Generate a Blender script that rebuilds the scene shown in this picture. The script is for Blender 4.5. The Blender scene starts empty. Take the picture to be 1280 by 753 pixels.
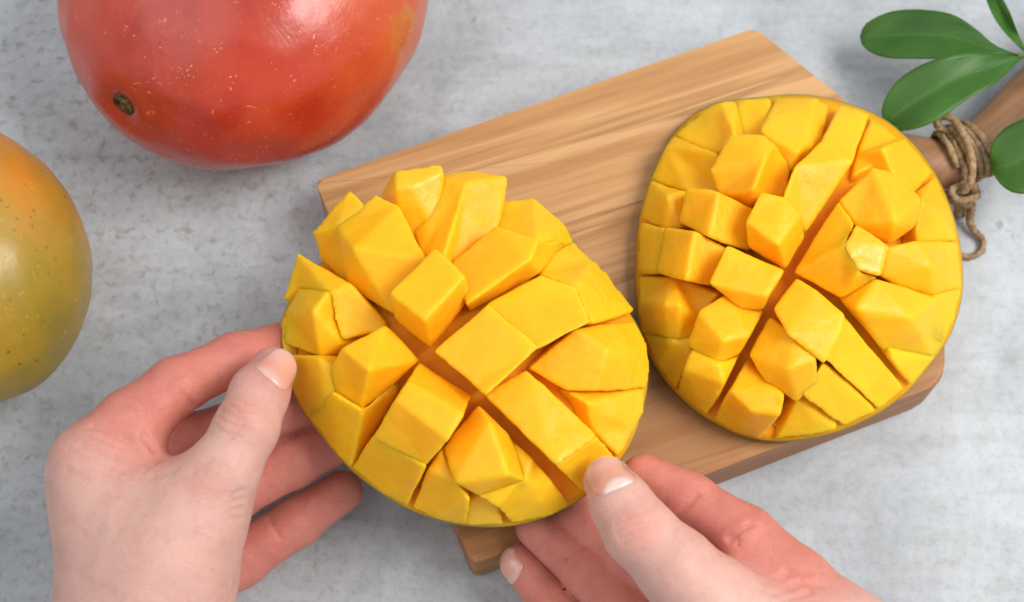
import bpy, bmesh, math, random
import numpy as np
from mathutils import Vector, Matrix, noise as mnoise

random.seed(7); np.random.seed(7)
scene = bpy.context.scene
COL = scene.collection

# ------------------------------------------------------------------ camera
DIST, TILT, FPX = 0.60, math.radians(20.0), 2133.3
CAM = np.array([0.0, -DIST * math.sin(TILT), DIST * math.cos(TILT)])
UP = np.array([0.0, math.cos(TILT), math.sin(TILT)])
FW = np.array([0.0, math.sin(TILT), -math.cos(TILT)])
cam_data = bpy.data.cameras.new("camera")
cam = bpy.data.objects.new("camera", cam_data)
COL.objects.link(cam)
cam.location = CAM
cam.rotation_euler = (TILT, 0, 0)
cam_data.lens = 60.0
cam_data.sensor_width = 36.0
cam_data.clip_start = 0.01
cam_data.clip_end = 20
cam_data.dof.use_dof = True
cam_data.dof.focus_distance = 0.535
cam_data.dof.aperture_fstop = 11.0
scene.camera = cam

# ------------------------------------------------------------------ light
world = bpy.data.worlds.new("World")
scene.world = world
world.use_nodes = True
world.node_tree.nodes["Background"].inputs[0].default_value = (0.86, 0.93, 1.0, 1)
world.node_tree.nodes["Background"].inputs[1].default_value = 0.52


def area(name, loc, target, size, watts, color):
    d = bpy.data.lights.new(name, "AREA")
    d.shape = "RECTANGLE"; d.size = size[0]; d.size_y = size[1]
    d.energy = watts; d.color = color
    o = bpy.data.objects.new(name, d)
    COL.objects.link(o)
    o.location = loc
    o.rotation_euler = (Vector(target) - Vector(loc)).to_track_quat("-Z", "Y").to_euler()
    return o


area("window_light", (0.60, -0.02, 0.88), (0.04, 0.02, 0.0), (0.56, 0.46), 10.2, (1.0, 0.975, 0.94))
area("fill_light", (-0.55, -0.10, 1.0), (-0.05, 0.0, 0.0), (0.9, 0.8), 3.3, (1.0, 0.97, 0.95))  # lamp added as fill from the left, softens the left hand's shadow

scene.view_settings.view_transform = "Standard"
scene.view_settings.look = "None"
scene.view_settings.exposure = 0.0
scene.view_settings.gamma = 1.0


# ------------------------------------------------------------------ helpers
def P(px, py, z):
    """world point on height z seen at picture position px, py"""
    d = np.array([(px - 640.0) / FPX, 0, 0]) - UP * ((py - 376.5) / FPX) + FW
    t = (z - CAM[2]) / d[2]
    return CAM + d * t


def link_mesh(name, verts, faces, mat, parent=None, smooth=True):
    me = bpy.data.meshes.new(name)
    org = np.array(parent.location) if parent is not None else np.zeros(3)
    if parent is not None and parent.parent is not None:
        org = org + np.array(parent.parent.location)
    me.from_pydata([tuple(np.asarray(v) - org) for v in verts], [], faces)
    me.update()
    bm = bmesh.new(); bm.from_mesh(me)
    bmesh.ops.recalc_face_normals(bm, faces=bm.faces)
    bm.to_mesh(me); bm.free()
    if smooth:
        me.polygons.foreach_set("use_smooth", [True] * len(me.polygons))
    o = bpy.data.objects.new(name, me)
    COL.objects.link(o)
    if mat: me.materials.append(mat)
    if parent is not None: o.parent = parent
    return o


def thing(name, label, cat, loc, group=None):
    o = bpy.data.objects.new(name, None)
    COL.objects.link(o)
    o.location = tuple(loc)
    o.empty_display_size = 0.01
    o["label"] = label; o["category"] = cat
    if group: o["group"] = group
    return o


def catmull(pts, n=8, closed=False):
    pts = [np.array(p, float) for p in pts]
    out = []
    N = len(pts)
    rng = range(N) if closed else range(N - 1)
    for i in rng:
        if closed:
            p0, p1, p2, p3 = pts[(i - 1) % N], pts[i], pts[(i + 1) % N], pts[(i + 2) % N]
        else:
            p0 = pts[max(i - 1, 0)]; p1 = pts[i]; p2 = pts[i + 1]; p3 = pts[min(i + 2, N - 1)]
        for k in range(n):
            t = k / n
            out.append(0.5 * ((2 * p1) + (-p0 + p2) * t + (2 * p0 - 5 * p1 + 4 * p2 - p3) * t * t
                              + (-p0 + 3 * p1 - 3 * p2 + p3) * t ** 3))
    if not closed: out.append(pts[-1])
    return out


# ------------------------------------------------------------------ materials
class NT:
    def __init__(self, name):
        self.m = bpy.data.materials.new(name)
        self.m.use_nodes = True
        self.t = self.m.node_tree
        self.b = self.t.nodes["Principled BSDF"]
        self.out = self.t.nodes["Material Output"]
        self.tc = self.t.nodes.new("ShaderNodeTexCoord")

    def set(self, **kw):
        for k, v in kw.items():
            i = self.b.inputs[k.replace("_", " ")]
            i.default_value = v

    def link(self, a, b): self.t.links.new(a, b)

    def mapping(self, scale=(1, 1, 1), rot=(0, 0, 0), loc=(0, 0, 0), src="Object"):
        n = self.t.nodes.new("ShaderNodeMapping")
        n.inputs["Scale"].default_value = scale
        n.inputs["Rotation"].default_value = rot
        n.inputs["Location"].default_value = loc
        self.link(self.tc.outputs[src], n.inputs["Vector"])
        return n.outputs[0]

    def noise(self, vec, scale, detail=4, rough=0.55, dist=0.0):
        n = self.t.nodes.new("ShaderNodeTexNoise")
        n.inputs["Scale"].default_value = scale
        n.inputs["Detail"].default_value = detail
        n.inputs["Roughness"].default_value = rough
        n.inputs["Distortion"].default_value = dist
        if vec is not None: self.link(vec, n.inputs["Vector"])
        return n.outputs["Fac"]

    def voronoi(self, vec, scale, feature="F1", rand=1.0):
        n = self.t.nodes.new("ShaderNodeTexVoronoi")
        n.feature = feature
        n.inputs["Scale"].default_value = scale
        n.inputs["Randomness"].default_value = rand
        self.link(vec, n.inputs["Vector"])
        return n.outputs["Distance"]

    def ramp(self, fac, stops, interp="LINEAR"):
        n = self.t.nodes.new("ShaderNodeValToRGB")
        e = n.color_ramp.elements
        n.color_ramp.interpolation = interp
        while len(e) < len(stops): e.new(0.5)
        for s, (p, c) in zip(e, stops):
            s.position = p
            s.color = (c, c, c, 1) if isinstance(c, (int, float)) else (*c, 1)
        self.link(fac, n.inputs[0])
        return n.outputs["Color"]

    def mix(self, fac, a, b, mode="MIX"):
        n = self.t.nodes.new("ShaderNodeMix")
        n.data_type = "RGBA"; n.blend_type = mode
        for sock, v in ((n.inputs[0], fac), (n.inputs[6], a), (n.inputs[7], b)):
            if isinstance(v, (int, float)): sock.default_value = v
            elif isinstance(v, tuple): sock.default_value = (*v, 1)
            else: self.link(v, sock)
        return n.outputs[2]

    def math(self, op, a, b=0.0):
        n = self.t.nodes.new("ShaderNodeMath"); n.operation = op
        for s, v in ((n.inputs[0], a), (n.inputs[1], b)):
            if isinstance(v, (int, float)): s.default_value = v
            else: self.link(v, s)
        return n.outputs[0]

    def sep(self, vec):
        n = self.t.nodes.new("ShaderNodeSeparateXYZ")
        self.link(vec, n.inputs[0]); return n.outputs

    def bump(self, h, strength, dist, prev=None):
        n = self.t.nodes.new("ShaderNodeBump")
        n.inputs["Strength"].default_value = strength
        n.inputs["Distance"].default_value = dist
        self.link(h, n.inputs["Height"])
        if prev is not None: self.link(prev, n.inputs["Normal"])
        return n.outputs[0]

    def color(self, c): self.link(c, self.b.inputs["Base Color"])
    def normal(self, n): self.link(n, self.b.inputs["Normal"])
    def rough(self, r): self.link(r, self.b.inputs["Roughness"])

    def sss(self, w, radius, scale):
        self.b.inputs["Subsurface Weight"].default_value = w
        self.b.inputs["Subsurface Radius"].default_value = radius
        self.b.inputs["Subsurface Scale"].default_value = scale


def mat_table():
    n = NT("mottled_grey_plaster")
    v = n.mapping()
    big = n.noise(v, 10, 6, 0.66, 0.7)
    mid = n.noise(v, 26, 8, 0.68, 0.8)
    fine = n.noise(v, 330, 6, 0.72)
    c1 = n.ramp(big, [(0.34, (0.30, 0.325, 0.35)), (0.47, (0.42, 0.445, 0.47)), (0.60, (0.56, 0.585, 0.605))])
    c2 = n.ramp(mid, [(0.30, (0.32, 0.33, 0.325)), (0.44, (0.45, 0.47, 0.48)), (0.56, (0.52, 0.55, 0.58)), (0.72, (0.66, 0.68, 0.70))])
    c = n.mix(0.5, c1, c2)
    gx = n.sep(v)[0]
    fl = n.noise(n.mapping(loc=(2, 9, 0)), 210, 6, 0.75, 0.3)
    c = n.mix(n.math("MULTIPLY", n.ramp(fl, [(0.52, 0.0), (0.64, 0.7)]), n.ramp(n.math("ADD", n.math("MULTIPLY", gx, -2.2), n.math("MULTIPLY", big, 1.0)), [(0.40, 0.12), (0.85, 1.0)])), c, (0.30, 0.28, 0.245))
    f = n.ramp(fine, [(0.3, 0.78), (0.5, 1.0), (0.75, 1.06)])
    c = n.mix(0.8, c, f, "MULTIPLY")
    # small pits and scuffs, in patches
    vo = n.voronoi(n.mapping((1, 0.55, 1), (0, 0, 0.2)), 130)
    vo = n.math("ADD", vo, n.math("MULTIPLY", n.math("SUBTRACT", 0.6, fine), 1.2))
    pit = n.ramp(vo, [(0.0, 1.0), (0.10, 1.0), (0.22, 0.0)])
    patch = n.ramp(n.noise(n.mapping(loc=(3, 1, 0)), 24, 4, 0.6), [(0.50, 0.0), (0.58, 1.0)])
    pf = n.math("MULTIPLY", pit, patch)
    c = n.mix(n.math("MULTIPLY", pf, 0.55), c, (0.26, 0.27, 0.27))
    # stretched brush streaks
    st = n.noise(n.mapping((9, 60, 1), (0, 0, 1.45)), 3, 5, 0.6)
    c = n.mix(0.35, c, n.ramp(st, [(0.35, 0.80), (0.6, 1.05)]), "MULTIPLY")
    n.color(c)
    n.set(Roughness=0.62, Specular_IOR_Level=0.35)
    b = n.bump(mid, 0.35, 0.0012)
    b = n.bump(fine, 0.35, 0.0003, b)
    b = n.bump(n.math("MULTIPLY", pf, -1.0), 0.6, 0.0006, b)
    n.normal(b)
    return n.m


def mat_wood(name, light, mid, dark, rot, end=False):
    n = NT(name)
    # grain runs along the board's long side
    v = n.mapping((1.0, 1.0, 1.0), (0, 0, rot))
    n2 = n.t.nodes.new("ShaderNodeMapping"); n2.inputs["Scale"].default_value = (1.3, 23, 14)
    n.link(v, n2.inputs["Vector"])
    n3 = n.t.nodes.new("ShaderNodeMapping"); n3.inputs["Scale"].default_value = (9, 330, 200)
    n.link(v, n3.inputs["Vector"])
    n4 = n.t.nodes.new("ShaderNodeMapping"); n4.inputs["Scale"].default_value = (1.3, 9, 6)
    n.link(v, n4.inputs["Vector"])
    broad = n.noise(n4.outputs[0], 2.0, 2, 0.5, 0.3)
    bands = n.noise(n2.outputs[0], 2.2, 4, 0.55, 0.35)
    fib = n.noise(n3.outputs[0], 2.2, 5, 0.65, 0.1)
    c = n.ramp(bands, [(0.30, dark), (0.38, mid), (0.44, light), (0.49, mid), (0.515, tuple(x * 0.72 for x in mid)), (0.54, light), (0.62, light), (0.68, mid), (0.8, dark)])
    c = n.mix(0.30, c, n.ramp(broad, [(0.35, tuple(x * 0.93 for x in mid)), (0.6, light)]))
    c = n.mix(0.55, c, n.ramp(fib, [(0.30, 0.74), (0.5, 1.0), (0.7, 1.06)]), "MULTIPLY")
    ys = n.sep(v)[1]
    heart_shade = n.ramp(n.math("ADD", n.math("MULTIPLY", ys, -7.0), n.math("MULTIPLY", broad, 0.35)), [(0.22, 0.0), (0.46, 0.9)])  # lower side darker: heartwood tone plus painted shade near the hands
    c = n.mix(heart_shade, c, n.mix(0.7, c, tuple(x * 1.3 for x in dark)))
    pore = n.ramp(fib, [(0.28, 1.0), (0.34, 0.0)])
    c = n.mix(n.math("MULTIPLY", pore, 0.5), c, tuple(x * 0.45 for x in dark))
    n.color(c)
    n.set(Roughness=0.5, Specular_IOR_Level=0.35)
    b = n.bump(fib, 0.25, 0.0003)
    n.normal(n.bump(bands, 0.15, 0.0006, b))
    return n.m


def mat_flesh(name="mango_flesh", wet=False):
    n = NT(name)
    v = n.mapping(src="Object")
    a = n.noise(v, 38, 3, 0.5)
    g = n.noise(v, 13, 2, 0.5)
    c = n.ramp(g, [(0.30, (0.97, 0.44, 0.007)), (0.5, (0.98, 0.48, 0.008)), (0.68, (0.99, 0.55, 0.012))])
    c = n.mix(0.4, c, n.ramp(a, [(0.3, (0.94, 0.40, 0.006)), (0.7, (0.99, 0.56, 0.014))]))
    n.color(c)
    n.sss(0.75, (1.0, 0.58, 0.06), 0.0090)
    r = n.noise(v, 120, 3, 0.6)
    fib = n.noise(n.mapping((1, 1, 2.2), (0.4, 0.3, 0.2)), 420, 4, 0.65)
    if wet:
        n.rough(n.ramp(r, [(0.35, 0.32), (0.7, 0.48)]))
        n.set(Specular_IOR_Level=0.5, Coat_Weight=0.12, Coat_Roughness=0.3)
        b = n.bump(n.noise(v, 200, 3, 0.55), 0.4, 0.0010)
        b = n.bump(fib, 0.3, 0.0004, b)
    else:
        n.rough(n.ramp(r, [(0.3, 0.34), (0.7, 0.60)]))
        n.set(Specular_IOR_Level=0.30)
        b = n.bump(fib, 0.45, 0.0004)
        b = n.bump(n.noise(v, 90, 3, 0.5), 0.35, 0.0012, b)
    n.normal(b)
    return n.m


def mat_rind():
    n = NT("mango_rind")
    v = n.mapping()
    c = n.ramp(n.noise(v, 30, 4, 0.6), [(0.3, (0.16, 0.18, 0.03)), (0.55, (0.30, 0.27, 0.04)), (0.75, (0.45, 0.22, 0.04))])
    n.color(c)
    n.set(Roughness=0.4)
    n.normal(n.bump(n.noise(v, 300, 3, 0.6), 0.2, 0.0005))
    return n.m


def mat_mango(kind):
    n = NT("red_mango_skin" if kind == "red" else "yellow_mango_skin")
    v = n.mapping()
    s = n.sep(v)
    big = n.noise(v, 16, 5, 0.6, 0.5)
    mid = n.noise(v, 55, 5, 0.6, 0.5)
    vn = n.math("MULTIPLY", n.math("SUBTRACT", big, 0.5), 0.09)
    jit = n.t.nodes.new("ShaderNodeTexNoise"); jit.inputs["Scale"].default_value = 45; n.link(v, jit.inputs["Vector"])
    jv = n.t.nodes.new("ShaderNodeVectorMath"); jv.operation = "MULTIPLY_ADD"
    n.link(jit.outputs["Color"], jv.inputs[0]); jv.inputs[1].default_value = (0.03, 0.03, 0.03); n.link(v, jv.inputs[2])
    dots = n.voronoi(jv.outputs[0], 520)
    dsz = n.noise(n.mapping(loc=(1, 2, 3)), 190, 2, 0.5)
    dots = n.math("ADD", dots, n.math("MULTIPLY", n.math("SUBTRACT", 0.57, dsz), 0.9))
    if kind == "red":
        c = n.ramp(big, [(0.32, (0.30, 0.016, 0.009)), (0.45, (0.46, 0.026, 0.009)), (0.58, (0.54, 0.042, 0.014)), (0.74, (0.58, 0.080, 0.024))])
        c = n.mix(0.35, c, n.ramp(mid, [(0.3, (0.42, 0.020, 0.008)), (0.7, (0.62, 0.090, 0.028))]))
        # dusty pink bloom over the stem end
        d = n.math("ADD", n.math("ADD", n.math("MULTIPLY", s[0], -1.0), n.math("MULTIPLY", s[1], 0.25)), vn)
        c = n.mix(n.ramp(n.math("ADD", n.math("MULTIPLY", d, 9.0), 0.25), [(0.15, 0.0), (0.75, 0.65)]), c, (0.62, 0.105, 0.060))
        # orange then green on the far shoulder
        e = n.math("ADD", s[0], vn)
        c = n.mix(n.ramp(e, [(0.024, 0.0), (0.060, 0.7)]), c, (0.60, 0.11, 0.022))
        c = n.mix(n.ramp(e, [(0.062, 0.0), (0.078, 0.85)]), c, (0.38, 0.33, 0.06))
        dot = n.ramp(dots, [(0.0, 1.0), (0.13, 0.9), (0.20, 0.0)])
        pf = n.math("MULTIPLY", dot, n.ramp(n.noise(v, 28, 3, 0.6), [(0.36, 0.0), (0.58, 0.5)]))
        c = n.mix(pf, c, (0.86, 0.42, 0.22))
        rr = n.ramp(mid, [(0.35, 0.24), (0.7, 0.36)])
    else:
        e = n.math("ADD", n.math("ADD", n.math("MULTIPLY", s[1], -0.9), n.math("MULTIPLY", s[0], 0.35)), vn)
        c = n.ramp(n.math("ADD", n.math("MULTIPLY", e, 6.0), 0.5),
                   [(0.16, (0.74, 0.15, 0.014)), (0.42, (0.64, 0.24, 0.018)), (0.62, (0.48, 0.27, 0.024)), (0.92, (0.36, 0.23, 0.014))])
        c = n.mix(n.ramp(mid, [(0.40, 0.0), (0.68, 0.5)]), c, (0.28, 0.25, 0.025))
        e2 = n.math("ADD", s[0], vn)
        c = n.mix(n.ramp(e2, [(0.018, 0.0), (0.045, 0.7)]), c, (0.24, 0.20, 0.025))
        dots2 = n.voronoi(n.mapping(loc=(2, 5, 1)), 250)
        dot = n.ramp(dots2, [(0.0, 1.0), (0.12, 0.9), (0.19, 0.0)])
        pf = n.math("MULTIPLY", dot, n.ramp(n.noise(n.mapping(loc=(7, 0, 0)), 22, 3, 0.6), [(0.38, 0.0), (0.52, 1.0)]))
        c = n.mix(n.math("MULTIPLY", pf, 0.75), c, (0.10, 0.04, 0.015))
        lt = n.ramp(dots, [(0.0, 0.5), (0.15, 0.4), (0.25, 0.0)])
        c = n.mix(lt, c, (0.60, 0.36, 0.09))
        rr = n.ramp(mid, [(0.35, 0.36), (0.7, 0.50)])
    n.color(c)
    n.rough(rr)
    n.sss(0.12, (1.0, 0.3, 0.1), 0.003)
    n.set(Specular_IOR_Level=0.5, Coat_Weight=0.3, Coat_Roughness=0.25)
    b = n.bump(n.noise(v, 48, 3, 0.5), 0.30, 0.0014)
    b = n.bump(n.noise(v, 260, 4, 0.6), 0.25, 0.0005, b)
    n.normal(n.bump(dots, 0.06, 0.0006, b))
    return n.m


def mat_skin():
    n = NT("hand_skin")
    v = n.mapping()
    at = n.t.nodes.new("ShaderNodeAttribute"); at.attribute_name = "flush"
    f = at.outputs["Fac"]
    mott = n.noise(v, 60, 4, 0.6, 0.4)
    base = n.ramp(n.noise(v, 24, 3, 0.5), [(0.3, (0.62, 0.345, 0.285)), (0.5, (0.67, 0.39, 0.325)), (0.7, (0.71, 0.435, 0.36))])
    fm = n.noise(n.mapping(loc=(3, 3, 3)), 150, 5, 0.7, 0.6)
    pink = n.ramp(mott, [(0.3, (0.56, 0.150, 0.110)), (0.7, (0.67, 0.250, 0.190))])
    pink = n.mix(0.55, pink, n.ramp(fm, [(0.32, 0.78), (0.5, 1.0), (0.68, 1.14)]), "MULTIPLY")
    base = n.mix(0.7, base, n.ramp(fm, [(0.32, (0.92, 0.81, 0.80)), (0.5, (1, 1, 1)), (0.68, (1.05, 1.06, 1.05))]), "MULTIPLY")
    ff = n.math("ADD", f, n.math("MULTIPLY", n.math("SUBTRACT", mott, 0.5), 0.5))
    c = n.mix(n.ramp(ff, [(0.05, 0.0), (0.95, 1.0)]), base, pink)
    n.color(c)
    n.sss(0.40, (1.0, 0.32, 0.16), 0.0045)
    n.rough(n.ramp(n.noise(v, 200, 3, 0.6), [(0.3, 0.42), (0.7, 0.56)]))
    n.set(Specular_IOR_Level=0.40)
    cr = n.voronoi(n.mapping((1.0, 1.3, 1.1), (0.3, 0.5, 0.6)), 900, "DISTANCE_TO_EDGE")
    b = n.bump(n.ramp(cr, [(0.0, 0.0), (0.12, 1.0)]), 0.35, 0.00025)
    b = n.bump(n.noise(n.mapping((1, 2.4, 1), (0, 0, 0.6)), 170, 4, 0.6), 0.35, 0.0008, b)
    n.normal(b)
    return n.m


def mat_simple(name, stops, scale, rough=0.5, bump=(200, 0.3, 0.0005), sss=None, spec=0.5, stretch=(1, 1, 1)):
    n = NT(name)
    v = n.mapping(stretch)
    n.color(n.ramp(n.noise(v, scale, 4, 0.6), stops))
    n.set(Roughness=rough, Specular_IOR_Level=spec)
    n.normal(n.bump(n.noise(v, bump[0], 4, 0.6), bump[1], bump[2]))
    if sss: n.sss(*sss)
    return n.m


M_TABLE = mat_table()
GR = -math.atan2(0.188, 0.55)
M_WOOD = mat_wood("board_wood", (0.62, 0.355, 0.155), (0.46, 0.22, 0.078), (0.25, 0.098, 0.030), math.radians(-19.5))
M_WOODH = mat_wood("handle_wood", (0.50, 0.28, 0.14), (0.38, 0.19, 0.085), (0.20, 0.09, 0.04), math.radians(-38))
M_FLESH = mat_flesh()
M_WET = mat_flesh("wet_mango_flesh", True)
M_DEEP = mat_simple("deep_mango_flesh", [(0.3, (0.86, 0.31, 0.006)), (0.7, (0.95, 0.42, 0.010))], 60, 0.55, (420, 0.25, 0.0003), (0.5, (1, .45, .05), 0.004), 0.2)
M_RIND = mat_rind()
M_RED = mat_mango("red")
M_YEL = mat_mango("yellow")
M_SKIN = mat_skin()
def mat_nail(name="fingernail", mc=(0.82, 0.58, 0.50)):
    n = NT(name)
    uv = n.t.nodes.new("ShaderNodeUVMap"); q = n.sep(uv.outputs[0])
    dv = n.math("SUBTRACT", q[1], 0.5)
    moon = n.math("ADD", q[0], n.math("MULTIPLY", n.math("MULTIPLY", dv, dv), 1.1))
    c = n.ramp(moon, [(0.0, mc), (0.17, mc), (0.25, (0.74, 0.36, 0.28)), (0.80, (0.76, 0.41, 0.33)), (0.90, (0.80, 0.50, 0.42))])
    tip = n.math("SUBTRACT", q[0], n.math("MULTIPLY", n.math("MULTIPLY", dv, dv), 0.25))
    c = n.mix(n.ramp(tip, [(0.86, 0.0), (0.89, 0.8)]), c, (0.84, 0.70, 0.62))
    n.color(c); n.set(Roughness=0.20, Specular_IOR_Level=0.55, Coat_Weight=0.4, Coat_Roughness=0.08)
    n.sss(0.25, (1, .4, .25), 0.0015)
    rid = n.t.nodes.new("ShaderNodeMapping"); rid.inputs["Scale"].default_value = (1.0, 40, 1); n.link(uv.outputs[0], rid.inputs["Vector"])
    n.normal(n.bump(n.noise(rid.outputs[0], 1.0, 3, 0.5), 0.08, 0.0002))
    return n.m


M_NAIL = mat_nail()
M_NAIL2 = mat_nail("plain_fingernail", (0.74, 0.42, 0.34))
M_TWINE = mat_simple("jute_twine", [(0.3, (0.20, 0.12, 0.055)), (0.5, (0.38, 0.25, 0.13)), (0.7, (0.52, 0.37, 0.21))], 500, 0.85, (1500, 0.8, 0.0006), None, 0.2)
M_SCAR = mat_simple("stem_scar", [(0.38, (0.03, 0.020, 0.010)), (0.58, (0.12, 0.085, 0.035)), (0.72, (0.22, 0.19, 0.07))], 420, 0.8, (500, 0.8, 0.001), None, 0.2)
M_STEM = mat_simple("green_stem", [(0.3, (0.09, 0.16, 0.03)), (0.7, (0.16, 0.20, 0.06))], 200, 0.5)


def mat_leaf():
    n = NT("leaf_green")
    v = n.mapping()
    c = n.ramp(n.noise(v, 22, 4, 0.6), [(0.3, (0.026, 0.090, 0.010)), (0.7, (0.060, 0.165, 0.018))])
    uv = n.t.nodes.new("ShaderNodeUVMap")
    s = n.sep(uv.outputs[0])
    d = n.math("ABSOLUTE", n.math("SUBTRACT", s[1], 0.5))
    c = n.mix(n.ramp(d, [(0.0, 0.75), (0.018, 0.5), (0.035, 0.0)]), c, (0.065, 0.16, 0.022))
    w = n.math("SINE", n.math("MULTIPLY", n.math("ADD", s[0], n.math("MULTIPLY", d, -0.7)), 75.0))
    c = n.mix(n.math("MULTIPLY", n.ramp(w, [(0.80, 0.0), (1.0, 1.0)]), 0.10), c, (0.10, 0.24, 0.06))
    n.color(c)
    n.set(Roughness=0.48, Specular_IOR_Level=0.4)
    n.sss(0.1, (0.4, 1, 0.2), 0.001)
    n.normal(n.bump(w, 0.04, 0.0003))
    return n.m


M_LEAF = mat_leaf()

# ------------------------------------------------------------------ table top (setting)
tb = bmesh.new()
bmesh.ops.create_cube(tb, size=1.0, matrix=Matrix.Translation((0, 0.05, -0.02)) @ Matrix.Diagonal((2.4, 1.8, 0.04, 1)))
me = bpy.data.meshes.new("table_surface"); tb.to_mesh(me); tb.free()
table = bpy.data.objects.new("table_surface", me); COL.objects.link(table)
me.materials.append(M_TABLE)
table["kind"] = "structure"
table["label"] = "mottled pale grey plaster tabletop under everything"

# ------------------------------------------------------------------ cutting board
ZB = 0.024


def board():
    root = thing("cutting_board", "light wooden cutting board with a branch-like handle under the scored mango cheeks", "cutting board", P(780, 330, 0))
    # outline on the top face: straight sides, rounded corners, shoulders into the neck
    raw = [(394, 226, 2), (944, 35, 2), (1086, 150, 14), (1118, 168, 8), (1160, 236, 8), (1180, 300, 14), (1181, 478, 6), (590, 706, 3)]
    # (outline keeps the handle neck short; the handle itself is a round branch)
    W = [P(x, y, ZB)[:2] for x, y, _ in raw]
    out = []
    N = len(W)
    for i in range(N):
        p = W[i]; a = W[i - 1] - p; b = W[(i + 1) % N] - p
        la, lb = np.linalg.norm(a), np.linalg.norm(b)
        r = min(raw[i][2] * 0.001, la * 0.45, lb * 0.45)
        p0 = p + a / la * r; p1 = p + b / lb * r
        for k in range(7):
            t = k / 6
            out.append((1 - t) ** 2 * p0 + 2 * t * (1 - t) * p + t * t * p1)
    bm = bmesh.new()
    bot = [bm.verts.new((q[0], q[1], 0.0006)) for q in out]
    top = [bm.verts.new((q[0], q[1], ZB)) for q in out]
    bm.faces.new(top); bm.faces.new(list(reversed(bot)))
    n = len(out)
    for i in range(n):
        bm.faces.new((bot[i], bot[(i + 1) % n], top[(i + 1) % n], top[i]))
    ed = [e for e in bm.edges if abs(e.verts[0].co.z - e.verts[1].co.z) < 1e-6]
    bmesh.ops.bevel(bm, geom=ed, offset=0.0016, segments=3, profile=0.5, affect="EDGES")
    verts = [tuple(v.co) for v in bm.verts]; faces = [[v.index for v in f.verts] for f in bm.faces]
    bm.verts.index_update(); faces = [[v.index for v in f.verts] for f in bm.faces]
    bm.free()
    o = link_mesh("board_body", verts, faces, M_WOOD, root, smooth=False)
    # handle: tapering round branch
    ctl = [(1095, 200, 13, 11), (1140, 204, 13.5, 10.0), (1185, 204, 14, 9.0), (1225, 180, 14.5, 8.6), (1262, 145, 15, 8.8), (1310, 98, 14, 9.6), (1370, 45, 14, 10.5)]
    path = catmull([[*P(x, y, z / 1000), r / 1000] for x, y, z, r in ctl], 7)
    verts, faces = sweep([p[:3] for p in path], [p[3] for p in path], 20, wob=0.05, flat=0.86)
    link_mesh("handle", verts, faces, M_WOODH, root)


def sweep(path, rad, seg, wob=0.0, flat=1.0, lobes=0, twist=0.0, depth=0.0, seed=0.0):
    path = [np.array(p) for p in path]
    verts, faces = [], []
    n = len(path)
    up = np.array([0, 0, 1.0])
    ref = None
    L = 0
    for i in range(n):
        t = path[min(i + 1, n - 1)] - path[max(i - 1, 0)]
        t = t / (np.linalg.norm(t) + 1e-12)
        if ref is None:
            ref = np.cross(t, up)
            if np.linalg.norm(ref) < 1e-3: ref = np.cross(t, np.array([1.0, 0, 0]))
        ref = ref - t * np.dot(ref, t); ref /= np.linalg.norm(ref)
        nb = np.cross(t, ref)
        if i: L += np.linalg.norm(path[i] - path[i - 1])
        for k in range(seg):
            a = 2 * math.pi * k / seg
            r = rad[i]
            if lobes: r *= 1 - depth + depth * abs(math.cos(lobes * 0.5 * (a + twist * L))) * 2 - depth * 0.3
            if wob: r *= 1 + wob * mnoise.noise(Vector((math.cos(a) * 1.5, math.sin(a) * 1.5 + seed, L * 60)))
            verts.append(path[i] + ref * math.cos(a) * r + nb * math.sin(a) * r * flat)
    for i in range(n - 1):
        for k in range(seg):
            faces.append((i * seg + k, i * seg + (k + 1) % seg, (i + 1) * seg + (k + 1) % seg, (i + 1) * seg + k))
    faces.append(tuple(range(seg))[::-1]); faces.append(tuple((n - 1) * seg + k for k in range(seg)))
    return verts, faces


board()


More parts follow.
